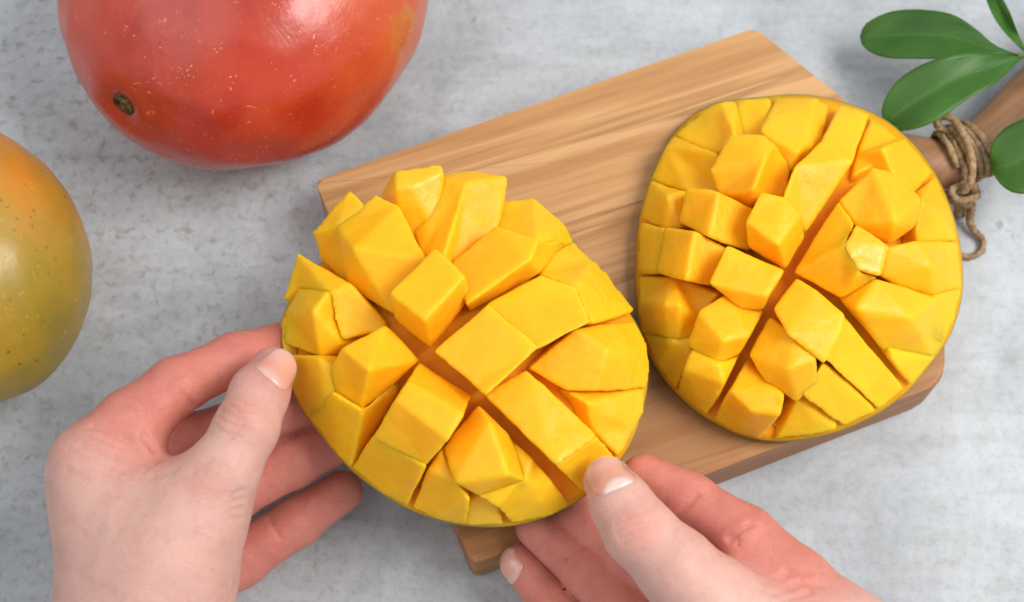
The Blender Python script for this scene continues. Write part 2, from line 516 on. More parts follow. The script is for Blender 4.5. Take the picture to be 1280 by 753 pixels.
# ------------------------------------------------------------------ twine on the handle
def twine():
    root = thing("twine", "brown jute twine wound and knotted around the board handle", "twine", P(1205, 200, 0.0))
    axis = catmull([P(x, y, z / 1000) for x, y, z in [(1180, 205, 14), (1200, 197, 14.2), (1222, 183, 14.5)]], 20)
    pts = []
    turns = 5.3
    N = 190
    for i in range(N):
        s = i / (N - 1)
        q = axis[int((0.05 + 0.9 * (s + 0.03 * math.sin(s * 40))) * (len(axis) - 1))]
        j = int(s * (len(axis) - 2)); t = axis[j + 1] - axis[j]; t /= np.linalg.norm(t)
        side = np.cross(t, [0, 0, 1]); side /= np.linalg.norm(side)
        upv = np.cross(side, t)
        a = s * turns * 2 * math.pi + 1.0
        r = 0.0104 + 0.0006 * math.sin(s * 23)
        c = axis[0] + (axis[-1] - axis[0]) * (0.04 + 0.92 * s)
        pts.append(c + side * math.cos(a) * r + upv * math.sin(a) * r * 0.93)
    v, f = sweep(pts, [0.00118] * len(pts), 10, lobes=3, twist=900, depth=0.18, wob=0.25)
    link_mesh("winding", v, f, M_TWINE, root)
    # crossing loop and knot on the near side
    loop = catmull([P(x, y, z / 1000) for x, y, z in [(1192, 166, 21), (1173, 158, 23), (1176, 147, 25), (1192, 150, 27), (1206, 172, 27), (1215, 200, 27), (1214, 226, 25), (1205, 240, 21)]], 9)
    v, f = sweep(loop, [0.0013] * len(loop), 10, lobes=3, twist=900, depth=0.18, wob=0.25)
    link_mesh("loop", v, f, M_TWINE, root)
    kn = []
    kc = P(1204, 243, 0.017)
    for i in range(90):
        a = i / 89 * 2 * math.pi * 2.6
        kn.append(kc + np.array([math.cos(a) * 0.0040 + math.cos(a * 2.3) * 0.0008, math.sin(a) * 0.0030, math.sin(a * 1.5) * 0.0026]))
    v, f = sweep(kn, [0.0013] * len(kn), 10, lobes=3, twist=900, depth=0.18, wob=0.25)
    link_mesh("knot", v, f, M_TWINE, root)
    tail = catmull([P(x, y, z / 1000) for x, y, z in [(1208, 244, 14), (1214, 258, 10), (1212, 275, 5), (1217, 288, 3), (1228, 300, 2), (1227, 314, 1.8), (1214, 321, 1.8), (1200, 320, 1.7)]], 8)
    v, f = sweep(tail, [0.0014 - 0.0004 * (i / len(tail)) for i in range(len(tail))], 10, lobes=3, twist=900, depth=0.18, wob=0.3)
    link_mesh("loose_end", v, f, M_TWINE, root)
    t2 = catmull([P(x, y, z / 1000) for x, y, z in [(1200, 246, 14), (1197, 258, 8), (1200, 270, 3), (1207, 262, 2)]], 8)
    v, f = sweep(t2, [0.0013] * len(t2), 10, lobes=3, twist=900, depth=0.18, wob=0.3)
    link_mesh("loose_end", v, f, M_TWINE, root)
    V, F = [], []
    src = pts[::2] + loop + kn[::2] + tail
    for i in range(150):
        a = np.array(random.choice(src)); d = np.random.normal(size=3); d[2] = abs(d[2]); d /= np.linalg.norm(d)
        e = np.random.normal(size=3) * 0.0010
        L = random.uniform(0.002, 0.0042)
        v, f = sweep([a, a + d * L * 0.5 + e * 0.4, a + d * L + e], [0.00009, 0.00007, 0.00004], 4)
        F += [tuple(k + len(V) for k in q) for q in f]; V += v
    fo = link_mesh("stray_fibres", V, F, M_TWINE, root)
    fo["kind"] = "stuff"


twine()


# ------------------------------------------------------------------ leafy sprig
def leaf(root, upper, lower, z0, z1, arch, name="leaf"):
    """two traced edges from tip to base, in picture positions; z from tip to base"""
    n, m = 26, 10
    U = catmull([np.array([*p, 0.0]) for p in upper], 10); Lw = catmull([np.array([*p, 0.0]) for p in lower], 10)

    def res(c):
        d = [0]
        for i in range(1, len(c)): d.append(d[-1] + np.linalg.norm(c[i] - c[i - 1]))
        d = np.array(d) / d[-1]; c = np.array(c)
        t = np.linspace(0, 1, n) 
        return np.stack([np.interp(t, d, c[:, k]) for k in range(2)], 1)
    U, Lw = res(U), res(Lw)
    verts, faces, uvs = [], [], []
    for side in (0, 1):
        for i in range(n):
            s = i / (n - 1)
            for j in range(m + 1):
                t = j / m
                q = U[i] * (1 - t) + Lw[i] * t
                z = z0 + (z1 - z0) * s + arch * math.sin(math.pi * s)
                z -= 0.0035 * (1 - abs(2 * t - 1)) * math.sin(math.pi * min(1, s + 0.1))   # folded along the midrib
                z += 0.0010 * math.sin(s * 13 + t * 5) * abs(2 * t - 1)
                verts.append(P(q[0], q[1], z - side * 0.0005)); uvs.append((s, t))
    o = n * (m + 1)
    for i in range(n - 1):
        for j in range(m):
            a = i * (m + 1) + j
            faces.append((a, a + 1, a + m + 2, a + m + 1))
            faces.append((o + a, o + a + m + 1, o + a + m + 2, o + a + 1))
    for i in range(n - 1):
        for j in (0, m):
            a = i * (m + 1) + j; b = a + m + 1
            faces.append((a, b, o + b, o + a))
    for j in range(m):
        for i in (0, n - 1):
            a = i * (m + 1) + j
            faces.append((a, a + 1, o + a + 1, o + a))
    ob = link_mesh(name, verts, faces, M_LEAF, root)
    uvl = ob.data.uv_layers.new(name="UVMap")
    for lp in ob.data.loops:
        uvl.data[lp.index].uv = uvs[lp.vertex_index]
    return ob


def sprig():
    root = thing("leafy_sprig", "sprig of smooth green leaves lying by the board handle", "sprig", P(1290, 80, 0.0))
    leaf(root, [(1075, 46), (1082, 30), (1112, 15), (1150, 12), (1190, 18), (1220, 36), (1243, 56), (1272, 68)],
         [(1075, 47), (1080, 60), (1105, 72), (1150, 74), (1200, 73), (1240, 70), (1272, 70)], 0.016, 0.034, 0.006)
    leaf(root, [(1104, 156), (1103, 132), (1120, 103), (1150, 82), (1190, 69), (1230, 66), (1278, 71)],
         [(1104, 157), (1122, 164), (1150, 160), (1180, 146), (1210, 124), (1245, 104), (1278, 73)], 0.024, 0.034, 0.010)
    leaf(root, [(1228, -22), (1245, -12), (1260, 10), (1272, 40), (1284, 66)],
         [(1228, -22), (1234, 4), (1246, 28), (1262, 48), (1284, 68)], 0.030, 0.034, 0.004)
    leaf(root, [(1237, 205), (1240, 180), (1256, 160), (1280, 148), (1310, 128), (1330, 96)],
         [(1237, 206), (1248, 228), (1270, 242), (1300, 236), (1330, 190), (1332, 98)], 0.026, 0.036, 0.008)
    leaf(root, [(1420, -20), (1395, -18), (1360, 5), (1330, 35), (1300, 66)],
         [(1420, -18), (1410, 15), (1380, 40), (1340, 62), (1300, 69)], 0.03, 0.034, 0.006)
    st = catmull([P(x, y, z / 1000) for x, y, z in [(1272, 69, 33.5), (1290, 72, 34), (1318, 84, 35), (1340, 100, 35), (1400, 130, 25), (1480, 160, 6)]], 8)
    v, f = sweep(st, [0.0008 + 0.0006 * min(1, i / 12) for i in range(len(st))], 10, wob=0.2)
    link_mesh("stem", v, f, M_STEM, root)
    st = catmull([P(x, y, z / 1000) for x, y, z in [(1330, 97, 36), (1334, 99, 35.5), (1340, 100, 35)]], 4)
    v, f = sweep(st, [0.0009] * len(st), 10)
    link_mesh("leaf_stalk", v, f, M_STEM, root)


sprig()


# ------------------------------------------------------------------ whole mangoes
def whole_mango(name, label, mat, cpx, zc, ax, az, rot, seed, scar=None, extra=None):
    c = P(cpx[0], cpx[1], zc)
    root = thing(name, label, "mango", (c[0], c[1], 0), None)
    nu, nv = 128, 72
    R = Matrix.Rotation(rot, 3, "Z")
    verts, faces = [], []

    def pt(d):
        d = Vector(d).normalized()
        # beak-less oval, blunter at the stem end, flattened cheeks
        s = 1 + 0.035 * d.x - 0.03 * d.x * d.x + 0.02 * d.x * d.y
        s += 0.030 * mnoise.noise(d * 1.7 + Vector((seed, 0, 0))) + 0.010 * mnoise.noise(d * 5 + Vector((0, seed, 0))) + 0.0025 * mnoise.noise(d * 14)
        q = Vector((d.x * ax[0] * s, d.y * ax[1] * s, d.z * az * s))
        if extra: q = extra(q, d)
        q = R @ q
        return np.array([c[0] + q.x, c[1] + q.y, zc + q.z])
    for i in range(nv + 1):
        th = math.pi * i / nv
        for j in range(nu):
            ph = 2 * math.pi * j / nu
            verts.append(pt((math.cos(th), math.sin(th) * math.cos(ph), math.sin(th) * math.sin(ph))))
    for i in range(nv):
        for j in range(nu):
            faces.append((i * nu + j, i * nu + (j + 1) % nu, (i + 1) * nu + (j + 1) % nu, (i + 1) * nu + j))
    V = np.array(verts)
    dz = V[:, 2].min(); V[:, 2] -= dz
    if scar is not None:
        # dimple around the stalk scar: nearest upper surface vertex to the scar's position in the picture
        best = None
        for q in V:
            if q[2] < zc * 0.6: continue
            w = q - CAM; k = np.dot(w, FW)
            px = 640 + FPX * w[0] / k; py = 376.5 - FPX * np.dot(w, UP) / k
            e = (px - scar[0]) ** 2 + (py - scar[1]) ** 2
            if best is None or e < best[0]: best = (e, q.copy())
        sp = best[1]
        nn = sp - np.array([c[0], c[1], zc]); nn /= np.linalg.norm(nn)
        d = np.linalg.norm(V - sp, axis=1)
        V -= nn[None, :] * (0.0030 * np.exp(-(d / 0.007) ** 2))[:, None]
        base = sp - nn * 0.0030
    o = link_mesh("skin", list(V), faces, mat, root)
    bm = bmesh.new(); bm.from_mesh(o.data); bmesh.ops.remove_doubles(bm, verts=bm.verts, dist=1e-6); bm.to_mesh(o.data); bm.free()
    if scar is not None:
        a = np.cross(nn, [0, 0, 1.0]); a /= np.linalg.norm(a); b = np.cross(nn, a)
        vs, fs = [], []
        rings = [(0.0044, -0.0016), (0.0041, 0.0006), (0.0036, 0.0016), (0.0029, 0.0018), (0.0019, -0.0002), (0.0008, -0.0010)]
        for ri, (r, h) in enumerate(rings):
            for k in range(22):
                t = 2 * math.pi * k / 22
                w = 1 + 0.22 * mnoise.noise(Vector((math.cos(t) * 1.6, math.sin(t) * 1.6, ri * 0.3)))
                hh = h + 0.0007 * mnoise.noise(Vector((math.cos(t) * 3, math.sin(t) * 3, ri * 2.0)))
                vs.append(base + a * math.cos(t) * r * w * 1.15 + b * math.sin(t) * r * w * 0.9 + nn * hh)
        for ri in range(len(rings) - 1):
            for k in range(22):
                fs.append((ri * 22 + k, ri * 22 + (k + 1) % 22, (ri + 1) * 22 + (k + 1) % 22, (ri + 1) * 22 + k))
        fs.append(tuple((len(rings) - 1) * 22 + k for k in range(22)))
        fs.append(tuple(range(22)))
        link_mesh("stem_scar", vs, fs, M_SCAR, root)
    return root


PM = 3840.0
whole_mango("mango", "whole red mango with a small brown stem scar, above the cutting board", M_RED,
            (303, -4), 0.045, (263 / PM, 234 / PM), 0.045, math.radians(42), 3.1, scar=(149, 136))
whole_mango("mango", "whole yellow and olive green mango with dark freckles, cut off by the photo edge", M_YEL,
            (-47, 338), 0.043, (186 / PM, 157 / PM), 0.043, math.radians(100), 8.4)


# ------------------------------------------------------------------ scored mango cheeks
FR = {"o": (0, 0, 1), "b": (780, 100, 1.602), "r5": (780, 110, 3.4227), "r6": (1000, 110, 3.4227),
      "r7": (780, 330, 3.4227), "r8": (1000, 330, 3.4227)}


TILTB = 0.30


class Cheek:
    def __init__(self, label, centre, outline, zr, hd, seed):
        self.C = np.array(centre, float)
        self.out = np.array([p[:2] for p in catmull([[*p, 0.0] for p in outline], 6, True)])
        self.zr, self.hd = zr, hd
        a = np.arctan2(self.out[:, 1] - self.C[1], self.out[:, 0] - self.C[0])
        r = np.hypot(self.out[:, 1] - self.C[1], self.out[:, 0] - self.C[0])
        k = np.argsort(a); self.a = a[k]; self.r = r[k]
        self.seed = seed
        self.cuts = [((444, 362), (600, 496), 5.0), ((604, 502), (722, 616), 5.0)] if zr > 0.03 else [
            ((1070, 205), (1012, 292), 4.5), ((1012, 292), (962, 385), 4.5), ((962, 385), (927, 450), 4.5), ((927, 450), (889, 520), 4.5),
            ((995, 343), (1050, 378), 3.5), ((1050, 378), (1137, 486), 3.5)]
        self.root = thing("mango_cheek", label, "cut mango", P(*self.C, 0) if zr > 0.03 else P(*self.C, ZB), "mango cheeks scored into cubes")

    def clear_cut(self, x, y, mx, my):
        """the long knife cuts stay open: keep every block on its own side of them"""
        for (ax, ay), (bx, by), wd in self.cuts:
            dx, dy = bx - ax, by - ay; L = math.hypot(dx, dy)
            t = ((x - ax) * dx + (y - ay) * dy) / (L * L)
            if t < -0.03 or t > 1.03: continue
            nx, ny = -dy / L, dx / L
            sd = (x - ax) * nx + (y - ay) * ny
            sc = 1 if (mx - ax) * nx + (my - ay) * ny > 0 else -1
            if sd * sc < wd and abs(sd) < 14:
                k = wd * sc - sd
                x += nx * k; y += ny * k
        return x, y

    def rho(self, x, y):
        a = math.atan2(y - self.C[1], x - self.C[0])
        return math.hypot(x - self.C[0], y - self.C[1]) / np.interp(a, self.a, self.r, period=2 * math.pi)

    def ztop(self, x, y):
        q = min(self.rho(x, y), 1.0)
        return self.zr + 0.0025 + (self.hd - 0.0025) * (1 - q * q) ** 0.6

    def zbase(self, x, y):
        q = min(self.rho(x, y), 1.0)
        return self.zr + (self.hd - 0.0195) * (1 - q ** 2.2)

    def base(self):
        nr, N = 22, len(self.out)
        V, F = [], []
        for i in range(nr + 1):
            t = i / nr
            for k in range(N):
                q = self.C + (self.out[k] - self.C) * t
                z = self.zbase(*q) if t < 1 else self.zr
                z += 0.0006 * mnoise.noise(Vector((q[0] * 0.08, q[1] * 0.08, self.seed)))
                V.append(P(q[0], q[1], z))
        for i in range(nr):
            for k in range(N):
                F.append((i * N + k, i * N + (k + 1) % N, (i + 1) * N + (k + 1) % N, (i + 1) * N + k))
        n0 = len(V)
        V += [P(*(self.C + (self.out[k] - self.C) * 0.985), self.zr - 0.0018) for k in range(N)]
        for k in range(N):
            F.append((nr * N + k, nr * N + (k + 1) % N, n0 + (k + 1) % N, n0 + k))
        n1 = len(V)
        for j, t in enumerate((0.9, 0.7, 0.45, 0.2)):
            for k in range(N):
                q = self.C + (self.out[k] - self.C) * t
                V.append(P(q[0], q[1], min(self.zr - 0.0018, self.zr) if j == 0 else self.zbase(*q) - 0.0036))
                a = n0 + j * N + k; bb = n0 + j * N + (k + 1) % N
                F.append((a, bb, bb + N, a + N))
        F.append(tuple(len(V) - N + k for k in range(N)))
        fb = link_mesh("flesh_base", V, F, M_DEEP, self.root)
        bm = bmesh.new(); bm.from_mesh(fb.data); bmesh.ops.remove_doubles(bm, verts=bm.verts, dist=1e-5)
        bmesh.ops.recalc_face_normals(bm, faces=bm.faces); bm.to_mesh(fb.data); bm.free()
        # rind: thin skin turned inside out below the flesh, its edge showing round the rim
        V, F = [], []
        prof = [(0.985, -0.0008), (0.998, -0.0006), (1.007, -0.0018), (1.002, -0.0036), (0.98, -0.0050), (0.95, -0.0046), (0.8, None), (0.55, None), (0.25, None), (0.02, None)]
        for t, dz in prof:
            for k in range(N):
                q = self.C + (self.out[k] - self.C) * t
                z = self.zr + dz if dz is not None else self.zbase(*q) - 0.0042
                V.append(P(q[0], q[1], z))
        for i in range(len(prof) - 1):
            for k in range(N):
                F.append((i * N + k, i * N + (k + 1) % N, (i + 1) * N + (k + 1) % N, (i + 1) * N + k))
        F.append(tuple((len(prof) - 1) * N + k for k in range(N)))
        link_mesh("rind", V, F, M_RIND, self.root)

    def block(self, fr, vs, faces=None, wet=False, pull=None, label=None):
        ox, oy, s = FR[fr]
        q = [(ox + x / s, oy + y / s, h * 0.001) for x, y, h in vs]
        n = len(q)
        # splay: the outer end of every block stands up, the inner end drops into the cut
        mx = sum(p[0] for p in q) / n; my = sum(p[1] for p in q) / n
        od = np.array([mx, my]) - self.C; ol = np.linalg.norm(od); od = od / (ol + 1e-6) * min(1.0, ol / 60)
        multi = faces is not None
        q2 = []
        for x, y, h in q:
            ro = self.rho(x, y)
            rimf = min(1.0, max(0.0, (1.0 - ro) / 0.10))
            dh = TILTB * ((x - mx) * od[0] + (y - my) * od[1]) / 3900.0
            if multi and h <= 0.0012: dh -= 0.0040
            if h >= 0.003: dh += 0.0012
            q2.append((x, y, h + dh * rimf))
        q = q2
        mx = sum(p[0] for p in q) / n; my = sum(p[1] for p in q) / n
        q = [(x + (x - mx) / (math.hypot(x - mx, y - my) + 1e-6) * (2.4 if self.zr > 0.03 else 3.2), y + (y - my) / (math.hypot(x - mx, y - my) + 1e-6) * (2.4 if self.zr > 0.03 else 3.2),
              h * (1.0 if h < 0 or self.zr > 0.03 else 0.8)) for x, y, h in q]
        q = [(*self.clear_cut(x, y, mx, my), h) for x, y, h in q]
        q2 = []
        for x, y, h in q:
            ro = self.rho(x, y)
            if 0.90 < ro < (1.0 if self.zr > 0.03 else 1.06) and h < 0.0065:
                k = 1.004 / ro
                x, y = self.C[0] + (x - self.C[0]) * k, self.C[1] + (y - self.C[1]) * k
            q2.append((x, y, h))
        q = q2
        if faces is None: faces = [list(range(n))]
        cx = sum(p[0] for p in q) / n; cy = sum(p[1] for p in q) / n
        rc = self.rho(cx, cy)
        if pull is None: pull = 0.08 + 0.55 * max(0.0, rc - 0.72)
        bm = bmesh.new()
        top = [bm.verts.new(P(x, y, max(self.ztop(x, y) + h, self.zbase(x, y) + 0.0022))) for x, y, h in q]
        org = np.array(self.root.location)
        fs_new = []
        for f in faces:
            p = [top[i] for i in f]
            fs_new.append(bm.faces.new(p))
        bmesh.ops.recalc_face_normals(bm, faces=bm.faces)
        bm.normal_update()
        if sum(f.normal.z * f.calc_area() for f in bm.faces) < 0:
            bmesh.ops.reverse_faces(bm, faces=bm.faces)
        bm.verts.ensure_lookup_table()
        bd = [e for e in bm.edges if len(e.link_faces) == 1]
        bot = {}
        for v, (x, y, h) in zip(top, q):
            bx = cx + (x - cx) * 0.80 + (self.C[0] - cx) * pull
            by = cy + (y - cy) * 0.80 + (self.C[1] - cy) * pull
            mr = self.rho(bx, by)
            if mr > 0.975:
                bx = self.C[0] + (bx - self.C[0]) * 0.975 / mr; by = self.C[1] + (by - self.C[1]) * 0.975 / mr
            bot[v] = bm.verts.new(P(bx, by, self.zbase(bx, by) - 0.0015))
        for e in bd:
            lp = e.link_faces[0].loops
            for l in lp:
                if l.edge == e:
                    a, b = l.vert, l.link_loop_next.vert
            bm.faces.new((b, a, bot[a], bot[b]))
        # bottom cap from boundary order
        nxt = {}
        for e in bd:
            for l in e.link_faces[0].loops:
                if l.edge == e: nxt[l.vert] = l.link_loop_next.vert
        st = next(iter(nxt)); loop = [st]
        while nxt.get(loop[-1]) not in (None, st) and len(loop) < 60: loop.append(nxt[loop[-1]])
        try: bm.faces.new([bot[v] for v in loop][::-1])
        except ValueError: pass
        for v in [v for v in bm.verts if not v.link_faces]: bm.verts.remove(v)
        bmesh.ops.triangulate(bm, faces=[f for f in bm.faces if len(f.verts) > 3])
        bmesh.ops.recalc_face_normals(bm, faces=bm.faces)
        for v in bm.verts: v.co -= Vector(org)
        me = bpy.data.meshes.new("flesh_cube")
        bm.to_mesh(me); bm.free()
        o = bpy.data.objects.new("flesh_cube", me); COL.objects.link(o)
        o.parent = self.root
        me.materials.append(M_WET if wet else M_FLESH)
        r = o.modifiers.new("r", "REMESH"); r.mode = "VOXEL"; r.voxel_size = 0.00075; r.use_smooth_shade = True
        sm = o.modifiers.new("s", "SMOOTH"); sm.factor = 0.5; sm.iterations = 7 if self.zr > 0.03 else 13
        dp = o.modifiers.new("d", "DISPLACE"); dp.texture = TEX; dp.strength = 0.0014; dp.mid_level = 0.5; dp.texture_coords = "GLOBAL"
        return o


TEX = bpy.data.textures.new("flesh_wobble", "CLOUDS"); TEX.noise_scale = 0.012; TEX.noise_depth = 5

held = Cheek("scored mango cheek held up between both hands, its yellow cubes splayed open", (585, 440),
             [(353, 400), (352, 432), (366, 488), (395, 535), (440, 587), (500, 630), (555, 651), (610, 658), (662, 652), (715, 630), (760, 592), (786, 556), (803, 510), (809, 460), (798, 412), (768, 368), (731, 320), (688, 276), (635, 255), (570, 250), (505, 262), (445, 300), (385, 345)],
             0.050, 0.030, 1.0)
held.base()
b = held.block
b("o", [(436, 238, 14), (456, 260, 15), (424, 288, 13), (391, 291, 7), (447, 330, 3), (437, 357, -2), (400, 322, 0)], [[0, 1, 2, 3], [3, 2, 4, 5, 6]], pull=.2)
b("o", [(469, 245, 15), (497, 259, 17), (444, 311, 16), (422, 284, 13), (530, 323, 4), (490, 390, 0), (436, 357, -2)], [[0, 1, 2, 3], [1, 4, 5, 2], [3, 2, 5, 6]])
b("o", [(496, 214, 16), (550, 206, 14), (553, 216, 15), (514, 236, 17), (498, 237, 17), (476, 244, 6), (500, 290, 0), (545, 290, 0)], [[0, 1, 2, 3, 4], [0, 4, 6, 5], [4, 3, 7, 6], [3, 2, 7]], wet=True)
b("o", [(541, 221, 10), (590, 214, 8), (634, 222, 10), (582, 230, 15), (515, 275, 2), (528, 316, -2), (552, 330, 2), (566, 326, 0), (621, 284, 0)], [[0, 1, 2, 3], [0, 3, 6, 5, 4], [3, 2, 8, 7, 6]])
b("o", [(566, 328, 0), (619, 284, 3), (672, 300, 7), (706, 310, 0), (672, 341, -3), (588, 389, -2), (662, 325, 6), (584, 380, 3)], [[0, 1, 2, 6, 7], [2, 3, 4, 6], [6, 4, 5, 7], [0, 7, 5]])
b("o", [(622, 282, 0), (628, 252, 4), (668, 246, 4), (705, 280, 4), (740, 318, 1), (708, 309, 2), (672, 300, 4)], [[0, 1, 2, 6], [2, 3, 4, 5, 6]])
b("o", [(608, 381, 0), (677, 346, 1), (720, 359, 4), (737, 402, 4), (672, 436, 2)])
b("o", [(678, 343, 0), (695, 313, 1), (712, 310, 2), (740, 326, 3), (746, 327, 2), (793, 385, 0), (770, 396, 0), (739, 402, 3), (722, 358, 5)], [[0, 1, 2, 3, 8], [3, 4, 5, 7, 8], [5, 6, 7]])
b("o", [(660, 461, 0), (722, 413, 2), (775, 405, 1), (797, 411, 0), (809, 434, -2), (811, 464, -3), (803, 483, -2), (745, 489, 0), (712, 488, -1), (760, 440, 2)], [[0, 1, 2, 9], [2, 3, 4, 5, 9], [5, 6, 7, 8, 9], [8, 0, 9]])
b("o", [(713, 492, -1), (803, 487, 0), (805, 515, -2), (795, 548, -3), (777, 577, -4), (762, 562, -4), (742, 535, -4), (730, 512, -3), (785, 532, 1), (735, 505, 1)], [[0, 1, 2, 8, 9], [2, 3, 4, 8], [9, 8, 4, 5, 6, 7], [0, 9, 7]])
b("o", [(602, 501, 0), (659, 463, 2), (745, 545, 2), (693, 583, 3)])
b("o", [(694, 585, 2), (747, 548, 1), (772, 580, -3), (724, 617, -3)])
b("o", [(543, 440, 1), (610, 382, 4), (672, 435, 4), (603, 497, 3), (585, 490, 1)])
b("o", [(544, 311, 6), (581, 346, 7), (532, 398, 8), (488, 367, 5), (586, 372, 0), (538, 434, -2), (490, 402, -2)], [[0, 1, 2, 3], [3, 2, 5, 6], [1, 4, 5, 2]])
b("o", [(372, 317, 8), (437, 357, 3), (480, 402, -2), (478, 412, -2), (425, 424, 0), (413, 369, 4), (374, 360, 6), (353, 378, 1)], [[0, 1, 5, 6, 7], [1, 2, 3, 4, 5]])
b("o", [(374, 362, 6), (410, 366, 6), (424, 400, 0), (427, 428, -1), (400, 445, 0), (366, 430, 0), (365, 393, 2), (392, 392, 7)], [[0, 1, 7], [0, 7, 4, 5, 6], [1, 2, 3, 4, 7]])
b("o", [(353, 402, 0), (364, 394, 2), (366, 432, 1), (369, 455, 0), (355, 434, -1)])
b("o", [(369, 444, 1), (398, 448, 3), (420, 463, 2), (416, 490, 1), (405, 508, 0), (390, 522, -2), (374, 487, -1)])
b("o", [(428, 437, 5), (480, 408, 2), (523, 451, 0), (459, 462, 8), (451, 513, 1), (416, 487, 0), (414, 464, 1)], [[0, 1, 2, 3], [0, 3, 4, 5, 6], [3, 2, 4]])
b("o", [(399, 516, 1), (417, 491, 2), (452, 514, 2), (490, 480, -1), (494, 490, -3), (450, 573, -4), (430, 562, -1)], [[0, 1, 2, 6], [2, 3, 4, 5, 6]])
b("o", [(524, 454, 0), (590, 494, 0), (578, 519, 6), (510, 478, 6), (497, 500, 6), (560, 548, 6), (532, 581, 1), (466, 547, 1)], [[0, 1, 2, 3], [3, 2, 5, 4], [4, 5, 6, 7]])
b("o", [(465, 548, 1), (531, 583, 4), (512, 624, -2), (480, 608, -2), (451, 576, -1)])
b("o", [(556, 562, 1), (598, 508, 1), (612, 528, 3), (634, 592, 3.5), (655, 600, 1), (635, 545, 0), (570, 603, 2), (598, 618, 1)], [[0, 1, 2, 3, 6], [1, 5, 4, 3, 2], [6, 3, 4, 7]])
b("o", [(553, 563, -1), (568, 604, 1), (586, 625, 2), (582, 650, -1), (545, 640, -2), (519, 628, -3), (535, 590, -1)])
b("o", [(638, 552, -2), (664, 576, 0), (711, 630, -2), (690, 645, -3), (640, 650, -2), (622, 632, 1), (598, 620, 1), (655, 602, 1)])
b("o", [(586, 627, -4), (600, 622, -4), (620, 633, -4), (628, 652, -3), (602, 657, -2), (580, 652, -3)], wet=True)

lying = Cheek("scored mango cheek resting on the cutting board beside the twine", (1000, 335),
              [(795, 340), (801, 270), (822, 205), (850, 160), (890, 132), (940, 124), (1010, 120), (1080, 138), (1125, 165), (1162, 207), (1188, 262), (1201, 320), (1201, 372), (1186, 420), (1160, 458), (1130, 492), (1090, 520), (1040, 541), (980, 551), (930, 545), (882, 521), (845, 490), (815, 450), (800, 405)],
              ZB + 0.0056, 0.031, 2.0)
lying.base()
b = lying.block
b("r5", [(255, 228, -2), (330, 118, 1), (405, 62, 3), (472, 62, 2), (466, 188, 3), (395, 268, 0), (430, 110, 7)], [[0, 1, 2, 6, 5], [2, 3, 4, 6], [6, 4, 5]])
b("r5", [(480, 62, 1), (540, 42, 2), (622, 50, 3), (606, 130, 0), (585, 203, -4), (475, 186, -4), (530, 82, 3)], [[0, 1, 2, 6], [2, 3, 4, 6], [0, 6, 4, 5]])
b("r5", [(235, 234, 0), (388, 282, 3), (408, 448, 0), (275, 438, 0), (150, 402, -2), (235, 300, 3)], [[0, 1, 2, 5], [5, 2, 3, 4], [0, 5, 4]])
b("r5", [(150, 424, -1), (266, 446, 1), (240, 590, 0), (175, 598, 0), (92, 558, -2), (185, 470, 3)], [[0, 1, 5], [1, 2, 3, 5], [0, 5, 3, 4]])
b("b", [(36, 290, -2), (78, 300, 1), (66, 384, 0), (26, 385, -3)])
b("r5", [(460, 205, 4), (592, 205, 5), (645, 250, 3), (702, 335, -2), (680, 468, -3), (600, 450, -2), (545, 508, -2), (412, 452, 0), (375, 350, 2), (600, 310, 8), (555, 430, 6)], [[8, 0, 1, 9, 10, 7], [1, 2, 3, 4, 5, 10, 9], [10, 5, 6, 7]])
b("r5", [(272, 433, 3), (400, 450, 7), (550, 522, 1), (533, 692, -2), (365, 632, 4), (242, 572, 1)], [[0, 1, 4, 5], [1, 2, 3, 4]])
b("b", [(82, 298, 1), (140, 306, 6), (206, 342, 1), (172, 412, -1), (124, 398, 3), (66, 384, 0)], [[0, 1, 4, 5], [1, 2, 3, 4]])
b("b", [(275, 228, 6), (322, 238, 6), (352, 270, 4), (369, 320, -1), (310, 328, 7), (247, 285, 5), (325, 377, -2), (250, 331, 0)], [[0, 1, 2, 4, 5], [5, 4, 6, 7], [2, 3, 6, 4]])
b("b", [(208, 334, 4), (320, 384, 3), (285, 432, 3), (277, 457, -1), (235, 454, 0), (173, 408, 4)], [[0, 1, 2, 5], [2, 3, 4, 5]])
b("r7", [(420, 145, 2), (600, 215, -1), (540, 310, 2), (430, 320, 5), (330, 205, 4), (395, 430, 1), (275, 345, 1), (488, 380, -1)], [[0, 1, 2, 3, 4], [4, 3, 5, 6], [3, 2, 7, 5]])
b("r7", [(46, 60, -3), (215, 64, -1), (398, 134, -2), (312, 228, -3), (275, 318, -1), (235, 325, 0), (185, 315, 0), (95, 290, -2), (56, 160, -3), (235, 180, 4), (178, 180, 4)], [[0, 1, 10, 6, 7, 8], [1, 9, 5, 6, 10], [1, 2, 3, 4, 5, 9]])
b("r7", [(97, 298, -3), (205, 335, -1), (282, 325, -3), (278, 380, -3), (240, 508, -4), (152, 440, -4)])
b("r7", [(290, 377, 2), (400, 433, 4), (486, 404, 0), (430, 515, 3), (260, 455, 3), (372, 645, -2), (247, 530, -2)], [[0, 1, 2, 3, 4], [4, 3, 5, 6]])
b("r7", [(500, 425, -1), (640, 540, 2), (678, 572, 4), (662, 645, 4), (545, 622, 5), (450, 540, 2), (395, 650, -2), (470, 708, -2), (585, 735, -2)], [[0, 1, 2, 3, 4, 5], [5, 4, 7, 6], [4, 3, 8, 7]])
b("b", [(292, 477, 0), (340, 515, 3), (382, 560, 4), (384, 603, 1), (345, 643, -1), (282, 600, 0), (247, 550, 0), (330, 575, 4.5)], [[0, 1, 7, 5, 6], [1, 2, 3, 7], [7, 3, 4, 5]])
b("b", [(348, 399, 1), (385, 425, 2), (440, 472, 2), (432, 505, 2), (400, 567, 1), (330, 508, 3), (300, 457, 1)])
